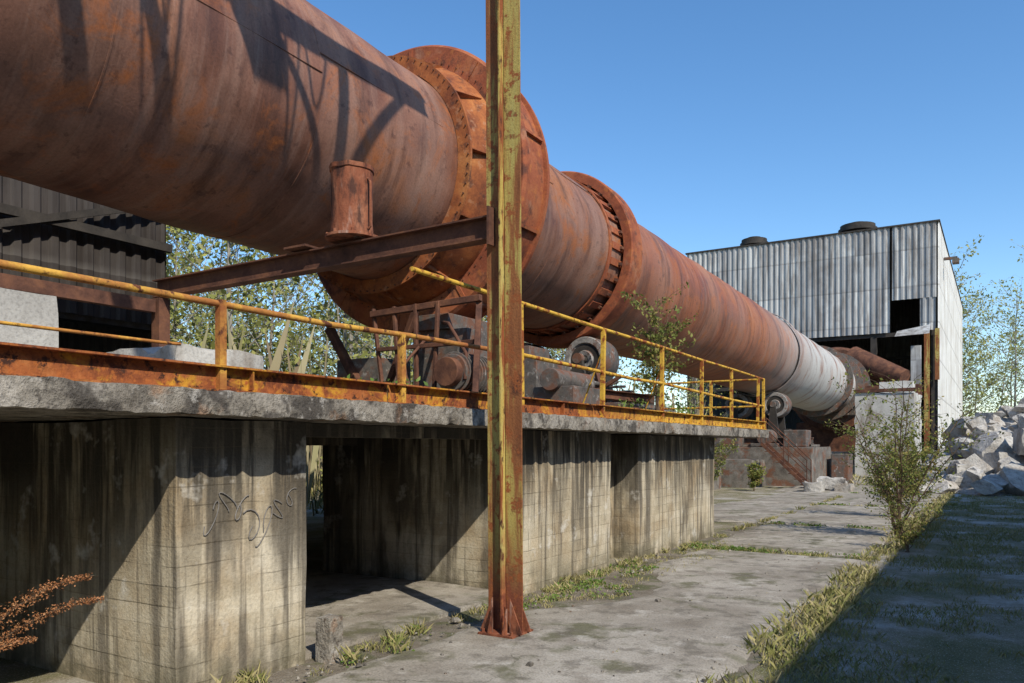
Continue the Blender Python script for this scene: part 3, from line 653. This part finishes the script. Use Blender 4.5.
# ------------------------------------------------------------------ rocks
g = Geo()
def rock(cx, cy, cz, s, seed):
    bm = bmesh.new(); bmesh.ops.create_icosphere(bm, subdivisions=3, radius=1)
    rr = random.Random(seed); pl = []
    ax = [Vector((1, 0, 0)), Vector((0, 1, 0)), Vector((0, 0, 1))]
    rot = Matrix.Rotation(rr.uniform(0, 3), 3, 'Z') @ Matrix.Rotation(rr.gauss(0, .4), 3, 'X') @ Matrix.Rotation(rr.gauss(0, .4), 3, 'Y')
    for a in ax:
        for k in (-1, 1): pl.append((rot @ (a * k + Vector((rr.gauss(0, .15), rr.gauss(0, .15), rr.gauss(0, .15)))).normalized(), rr.uniform(.42, .68)))
    for _ in range(4): pl.append((Vector((rr.gauss(0, 1), rr.gauss(0, 1), rr.gauss(0, 1))).normalized(), rr.uniform(.6, .8)))
    sc = Vector((s * rr.uniform(.9, 1.5), s * rr.uniform(.9, 1.5), s * rr.uniform(.7, 1.1)))
    vs = []
    for v in bm.verts:
        p = v.co.copy()
        for _ in range(2):
            for n_, d in pl:
                k = p.dot(n_)
                if k > d: p -= n_ * (k - d)
        p += mnoise.noise_vector(p * 4 + Vector((seed, 0, 0))) * .035
        vs.append((cx + p.x * sc.x, cy + p.y * sc.y, cz + p.z * sc.z))
    g.add(vs, [tuple(v.index for v in f.verts) for f in bm.faces]); bm.free()
for i in range(420):
    y = R_.uniform(30, 50); x = R_.uniform(-3.2, 6)
    hh = 3.7 * max(0, 1 - abs(y - 42) / 13) * min(1, (x + 3.4) / 2.6)
    rock(x, y, hh * R_.uniform(.75, 1.02), R_.uniform(.14, .5) * (1.6 if R_.random() < .12 else 1), i)
for (x, y, z, s) in [(-.9, 31.5, .4, .7), (.6, 31, .5, .9), (1.2, 31.4, 1.2, .6), (-.2, 33.5, 1.3, .8), (.9, 33, 1.7, .8), (-2.0, 33.3, .3, .5), (-1.6, 30.5, .2, .4)]: rock(x, y, z, s, int(x * 77) + 500)
g.make('rock_pile', M_rock)
g = Geo(); vs = []; n = 60
for j in range(n + 1):
    for i in range(n + 1):
        x = -3.8 + 12 * i / n; y = 29 + 25 * j / n
        hh = 3.3 * max(0, 1 - abs(y - 42) / 12) * max(0, min(1, (x + 3.2) / 2.8)); q = Vector((x, y, 0)); vs.append((x, y, hh * .95 + .35 * mnoise.noise(q) + .2 * mnoise.noise(q * 3) - .1))
g.add(vs, [(j * (n + 1) + i, j * (n + 1) + i + 1, (j + 1) * (n + 1) + i + 1, (j + 1) * (n + 1) + i) for j in range(n) for i in range(n)])
g.make('rubble_mound', M_rock)

# ------------------------------------------------------------------ vegetation
def patch(n, x0, x1, y0, y1, pw=1.0):
    u = rg.uniform(size=n) ** pw
    return np.stack([rg.uniform(x0, x1, n), y0 + (y1 - y0) * u, np.zeros(n)], 1)
def clump_filter(P, sc, thr):
    k = np.array([mnoise.noise(Vector((p[0] * sc, p[1] * sc, 1.7))) + .5 * mnoise.noise(Vector((p[0] * sc * 4, p[1] * sc * 4, 7))) for p in P]); return P[k > thr + rg.normal(0, .10, len(P))]
P = patch(95000, -1.35, 2.0, 3.0, 34, 1.7); P = clump_filter(P, 1.1, .02)
npmesh('lawn', blades(P, rg.uniform(.02, .065, len(P)), .0022 + P[:, 1] * .00016), 4, [M_grassg])
P = patch(24000, -1.66, -1.0, 3.0, 34, 1.5); P = clump_filter(P, 1.3, .02); V1 = blades(P, rg.uniform(.02, .08, len(P)), .002 + P[:, 1] * .0002)
P = patch(9000, -1.72, -1.25, 3.0, 36, 1.3); P = clump_filter(P, 1.6, .05); V2 = blades(P, rg.uniform(.05, .15, len(P)), .0025 + P[:, 1] * .0003)
P = patch(22000, -9, 8, 34, 90, .8); P = clump_filter(P, .4, 0); V3 = blades(P, rg.uniform(.1, .35, len(P)), .02)
P = patch(26000, -45, -13.5, -5, 60, .9); V4 = blades(P, rg.uniform(.2, .7, len(P)), .02)
npmesh('grass', np.concatenate([V1, V2, V3, V4]), 4, [M_grass])
P = patch(5200, -40, -16, 9, 66, .9); P = P[~((P[:, 0] > -25) & (P[:, 1] < 10.5)) & ~((P[:, 0] > -22) & (P[:, 1] > 54))]
hh = rg.uniform(2.0, 6.5, len(P)); npmesh('brushwood', blades(P, hh, rg.uniform(.01, .03, len(P)), (.02, .25)), 4, [M_pole])
tufts = []; tl = []
def tuft(x, y, r, n, h, z=.01):
    a = rg.uniform(0, 2 * np.pi, n); q = r * np.sqrt(rg.uniform(size=n)); Pp = np.stack([x + q * np.cos(a), y + q * np.sin(a), np.full(n, z)], 1)
    tufts.append(blades(Pp, rg.uniform(.4, 1, n) * h, .0022 + y * .0002))
def herb(x, y, r, n, h, z=.01):
    Pp = np.stack([x + rg.normal(0, r * .5, n), y + rg.normal(0, r * .5, n), z + rg.uniform(0, h, n)], 1); tl.append(leaf_quads(Pp, .011 + .001 * y))
for i in range(100):
    y = 3 + 24 * R_.random() ** 1.2; x = -4.28 + abs(R_.gauss(0, .07)); tuft(x, y, R_.uniform(.04, .10), 35, R_.uniform(.05, .16))
for i in range(75):
    y = R_.uniform(6.5, 9.7); x = R_.uniform(-4.3, -3.3 - abs(y - 8) * .35); tuft(x, y, R_.uniform(.05, .14), 30, .05)
    if i % 3 == 0: herb(x, y, .14, 45, .05)
for yj in ys[3:]:
    for i in range(22 if yj > 13 else 46):
        x = R_.uniform(-4.2, -1.6); yy = yj - (.16 if yj < 13 else .02) + R_.gauss(0, .10 if yj < 13 else .07)
        tuft(x, yy, .12, 34, R_.uniform(.04, .11))
        if R_.random() < .35: herb(x, yy, .15, 40, .06)
for i in range(36): tuft(R_.uniform(-4.2, -3.4), R_.uniform(9.5, 13), .12, 30, .07)
for i in range(22): tuft(R_.uniform(-4.2, -1.7), R_.uniform(3.5, 11), .05, 14, .05)
for (x, y) in [(-4.05, 4.3), (-4.15, 4.9), (-3.95, 4.75), (-4.2, 5.3), (-4.25, 3.6), (-4.2, 3.3), (-4.3, 8.1), (-4.25, 9.9)]:
    herb(x, y, .10, 50, .07); tuft(x, y, .08, 30, .18)
for (x, y, z) in [(-6.0, 7.2, 1.95), (-6.4, 6.7, 1.95), (-5.2, 12.2, 1.95), (-5, 14, 1.95)]:
    Pp = np.stack([x + rg.normal(0, .14, 200), y + rg.normal(0, .14, 200), z + rg.uniform(0, .45, 200)], 1); tl.append(leaf_quads(Pp, .035))
npmesh('weed_tufts', np.concatenate(tufts), 4, [M_grass]); npmesh('weeds', np.concatenate(tl), 4, [M_weed])

def add_leaves(geo, P, size):
    V = leaf_quads(P, size); o = len(geo.v); n = len(P)
    geo.v += V.tolist(); geo.f += [(o + 4 * i, o + 4 * i + 1, o + 4 * i + 2, o + 4 * i + 3) for i in range(n)]; geo.mi += [1] * n
def sapling(name, base, H, spread, stems, leaf, nleaf, seed, mats=(M_twig, M_leafd), droop=0):
    r = random.Random(seed); g = Geo(); LP = []
    for s_ in range(stems):
        a = r.uniform(0, 2 * math.pi); sp_ = spread * r.uniform(.2, 1); h = H * r.uniform(.6, 1)
        pts = [Vector(base) + Vector((math.cos(a) * sp_ * (t ** 1.3) + r.gauss(0, .02), math.sin(a) * sp_ * (t ** 1.3) + r.gauss(0, .02), h * t)) for t in [i / 7 for i in range(8)]]
        g.tube(pts, [.011 * (1 - i / 8) * H / 2.5 + .003 for i in range(8)], 5)
        for b in range(15):
            k = r.uniform(1.4, 6.9); i = int(k); p = pts[i].lerp(pts[min(i + 1, 7)], k - i)
            a2 = r.uniform(0, 2 * math.pi); L = H * r.uniform(.1, .26)
            q = p + Vector((math.cos(a2) * L, math.sin(a2) * L, L * r.uniform(.2, .9) - droop * L)); mid = p.lerp(q, .5) + Vector((0, 0, L * .08))
            g.tube([p, mid, q], [.005, .0035, .002], 4, 0, False)
            for _ in range(nleaf):
                t = r.uniform(.15, 1.05); w = p.lerp(q, t); LP.append((w.x + r.gauss(0, .035), w.y + r.gauss(0, .035), w.z + r.gauss(0, .035)))
    add_leaves(g, np.array(LP), leaf); return g.make(name, list(mats))
sapling('birch_sapling', (-6.0, 15.4, 2.0), 3.0, .6, 5, .045, 22, 4)
sapling('willow_bush', (-1.5, 15.2, 0), 2.8, 1.5, 14, .030, 18, 9)
sapling('willow_bush', (-2.0, 19.5, 0), 2.1, .9, 8, .035, 15, 19)
sapling('willow_bush', (-1.2, 13.4, 0), .8, .5, 7, .022, 10, 29)
for i, (x, y, h) in enumerate([(-2.3, 27, 1.1), (-7.6, 29, 1.0), (-10.5, 24, 2.4), (-8.8, 27.5, 2.2), (-3.0, 34, 1.4), (-3.4, 40, 2.0), (-4.5, 44, 2.2)]):
    sapling('shrub', (x, y, 0), h, h * .5, 6, .05, 14, 50 + i)
g = Geo(); LP = []; r = random.Random(5)
for (b, tip) in [((-4.9, 1.75, 0), (-4.02, 2.42, .80)), ((-4.8, 1.7, 0), (-4.02, 2.36, .93)), ((-4.9, 1.6, 0), (-4.18, 2.16, .62)), ((-4.2, 2.75, 0), (-3.95, 3.1, .16))]:
    b = Vector(b); tip = Vector(tip); pts = []
    for i in range(9):
        t = i / 8; p = b.lerp(tip, t); p.z = b.z + (tip.z - b.z) * (1 - (1 - t) ** 1.8); pts.append(p)
    g.tube(pts, [.007 - .0006 * i for i in range(9)], 5)
    for k in range(20):
        t = .52 + .48 * k / 20; i = int(t * 8); p = pts[i].lerp(pts[min(8, i + 1)], t * 8 - i); wd = .038 * (1.2 - (k / 20)) + .010
        for _ in range(46): LP.append((p.x + r.gauss(0, wd * .45), p.y + r.gauss(0, wd * .45), p.z + r.gauss(0, wd * .4)))
add_leaves(g, np.array(LP), .007); g.make('dry_buddleia_stalks', [M_twig, M_dead])

def tree(g, base, H, r, leafsize, nleaf, dens=1.0):
    b = Vector(base); n = 7; lean = Vector((r.gauss(0, .04), r.gauss(0, .04), 0)) * H
    pts = [b + lean * (i / n) ** 2 + Vector((r.gauss(0, .01) * H * .3, r.gauss(0, .01) * H * .3, H * i / n)) for i in range(n + 1)]
    g.tube(pts, [H * .009 * (1 - i / (n + .6)) + .01 for i in range(n + 1)], 6)
    LP = []
    for k in range(int(20 * dens)):
        t = r.uniform(.15, .97); kk = t * n; i = int(kk); p = pts[i].lerp(pts[min(n, i + 1)], kk - i)
        a = r.uniform(0, 2 * math.pi); L = H * (.06 + .24 * (1 - abs(t - .5) * 1.5 if t > .5 else .7)) * r.uniform(.5, 1.1)
        q = p + Vector((math.cos(a) * L, math.sin(a) * L, L * r.uniform(.4, 1.3))); mid = p.lerp(q, .5) - Vector((0, 0, L * .08))
        g.tube([p, mid, q], [H * .003 * (1.1 - t) + .008, H * .0018, .006], 4, 0, False)
        for m in range(7):
            s0 = p.lerp(q, r.uniform(.3, 1)); e = s0 + Vector((r.gauss(0, 1), r.gauss(0, 1), r.gauss(.8, .7))) * L * .3
            g.tube([s0, e], [.012, .005], 3, 0, False)
            c = s0.lerp(e, .6)
            for _ in range(int(nleaf * r.uniform(.2, 1.6))): LP.append((c.x + r.gauss(0, L * .13), c.y + r.gauss(0, L * .13), c.z + r.gauss(0, L * .12)))
    if LP: add_leaves(g, np.array(LP), leafsize)
r = random.Random(11); g = Geo()
for i in range(96):
    x = r.uniform(-42, -17); y = r.uniform(2, 62)
    if x > -22.5 and y > 52: continue
    if x > -25 and y < 11: continue
    tree(g, (x, y, 0), r.uniform(8, 12), r, .11, 10)
tree(g, (-27.5, 29, 0), 17.0, r, .08, 6); tree(g, (-29, 31, 0), 18, r, .08, 5)
g.make('woodland_trees', [M_bark, M_leafs])
g = Geo()
for i in range(42):
    y = r.uniform(97, 150); x = r.uniform(-9, 26)
    tree(g, (x, y, 0), r.uniform(13, 24), r, .19, 8, 1.3)
g.make('distant_trees', [M_bark, M_leafs])
P = []
for i in range(620):
    x = r.uniform(-44, -15.5); y = r.uniform(-4, 66); hh = r.uniform(.8, 8.5); n = 65
    if x > -24 and y < 10.5: continue
    P.append(np.stack([x + rg.normal(0, .9, n), y + rg.normal(0, .9, n), np.abs(rg.normal(.5, .35, n)) * hh], 1))
npmesh('undergrowth', leaf_quads(np.concatenate(P), .11), 4, [M_leafs])
P = []
for i in range(260):
    x = r.uniform(-14, 40); y = r.uniform(94, 125); n = 60; P.append(np.stack([x + rg.normal(0, 1.2, n), y + rg.normal(0, 1.2, n), np.abs(rg.normal(2, 1.6, n))], 1))
npmesh('hedge', leaf_quads(np.concatenate(P), .22), 4, [M_leafs])
g = Geo()
for i in range(420):
    y = 3.3 + 12 * R_.random() ** 1.5; x = R_.uniform(-4.3, -1.6) if R_.random() < .5 else -4.2 + abs(R_.gauss(0, .3)); s_ = R_.uniform(.004, .014) * (2.4 if R_.random() < .07 else 1)
    t = R_.uniform(0, 6.28); v = []
    for (a, b_, c) in ((-1, -1, 0), (1, -1, 0), (1, 1, 0), (-1, 1, 0), (-.6, -.5, 1), (.7, -.6, .9), (.5, .6, 1), (-.6, .7, .8)):
        a *= R_.uniform(.7, 1.2); b_ *= R_.uniform(.6, 1.1); v.append((x + s_ * (a * math.cos(t) - b_ * math.sin(t)), y + s_ * (a * math.sin(t) + b_ * math.cos(t)), .036 + s_ * c))
    g.add(v, [(0, 3, 2, 1), (4, 5, 6, 7), (0, 1, 5, 4), (1, 2, 6, 5), (2, 3, 7, 6), (3, 0, 4, 7)])
g.make('pebbles', M_slab)

# ------------------------------------------------------------------ light, sky, camera
sd = Vector((.651, -.357, .669)).normalized()
w = bpy.data.worlds.new('World'); scene.world = w; w.use_nodes = True
nt = w.node_tree; bg = nt.nodes['Background']; sky = nt.nodes.new('ShaderNodeTexSky'); sky.sky_type = 'NISHITA'
sky.sun_disc = False; sky.sun_elevation = math.asin(sd.z); sky.sun_rotation = math.atan2(sd.x, sd.y)
sky.air_density = 1.0; sky.dust_density = .2; sky.ozone_density = 2.2
hs = nt.nodes.new('ShaderNodeHueSaturation'); hs.inputs['Saturation'].default_value = 1.22; hs.inputs['Value'].default_value = 1.32
nt.links.new(sky.outputs[0], hs.inputs['Color']); nt.links.new(hs.outputs[0], bg.inputs[0]); bg.inputs[1].default_value = .15
sl = bpy.data.lights.new('sun', 'SUN'); sl.energy = 5.0; sl.angle = math.radians(.5); sl.color = (1, .93, .81)
so = bpy.data.objects.new('sun', sl); scene.collection.objects.link(so); so.rotation_euler = sd.to_track_quat('Z', 'Y').to_euler()
scene.view_settings.view_transform = 'Standard'; scene.view_settings.look = 'None'; scene.view_settings.exposure = 0
cam = bpy.data.cameras.new('camera'); co = bpy.data.objects.new('camera', cam); scene.collection.objects.link(co)
co.location = (0, 0, 1.6); co.rotation_euler = (math.pi / 2, 0, math.atan(488 / 790)); cam.lens = 790 / 1024 * 36; cam.shift_y = 105.5 / 1024
cam.clip_end = 2000; scene.camera = co
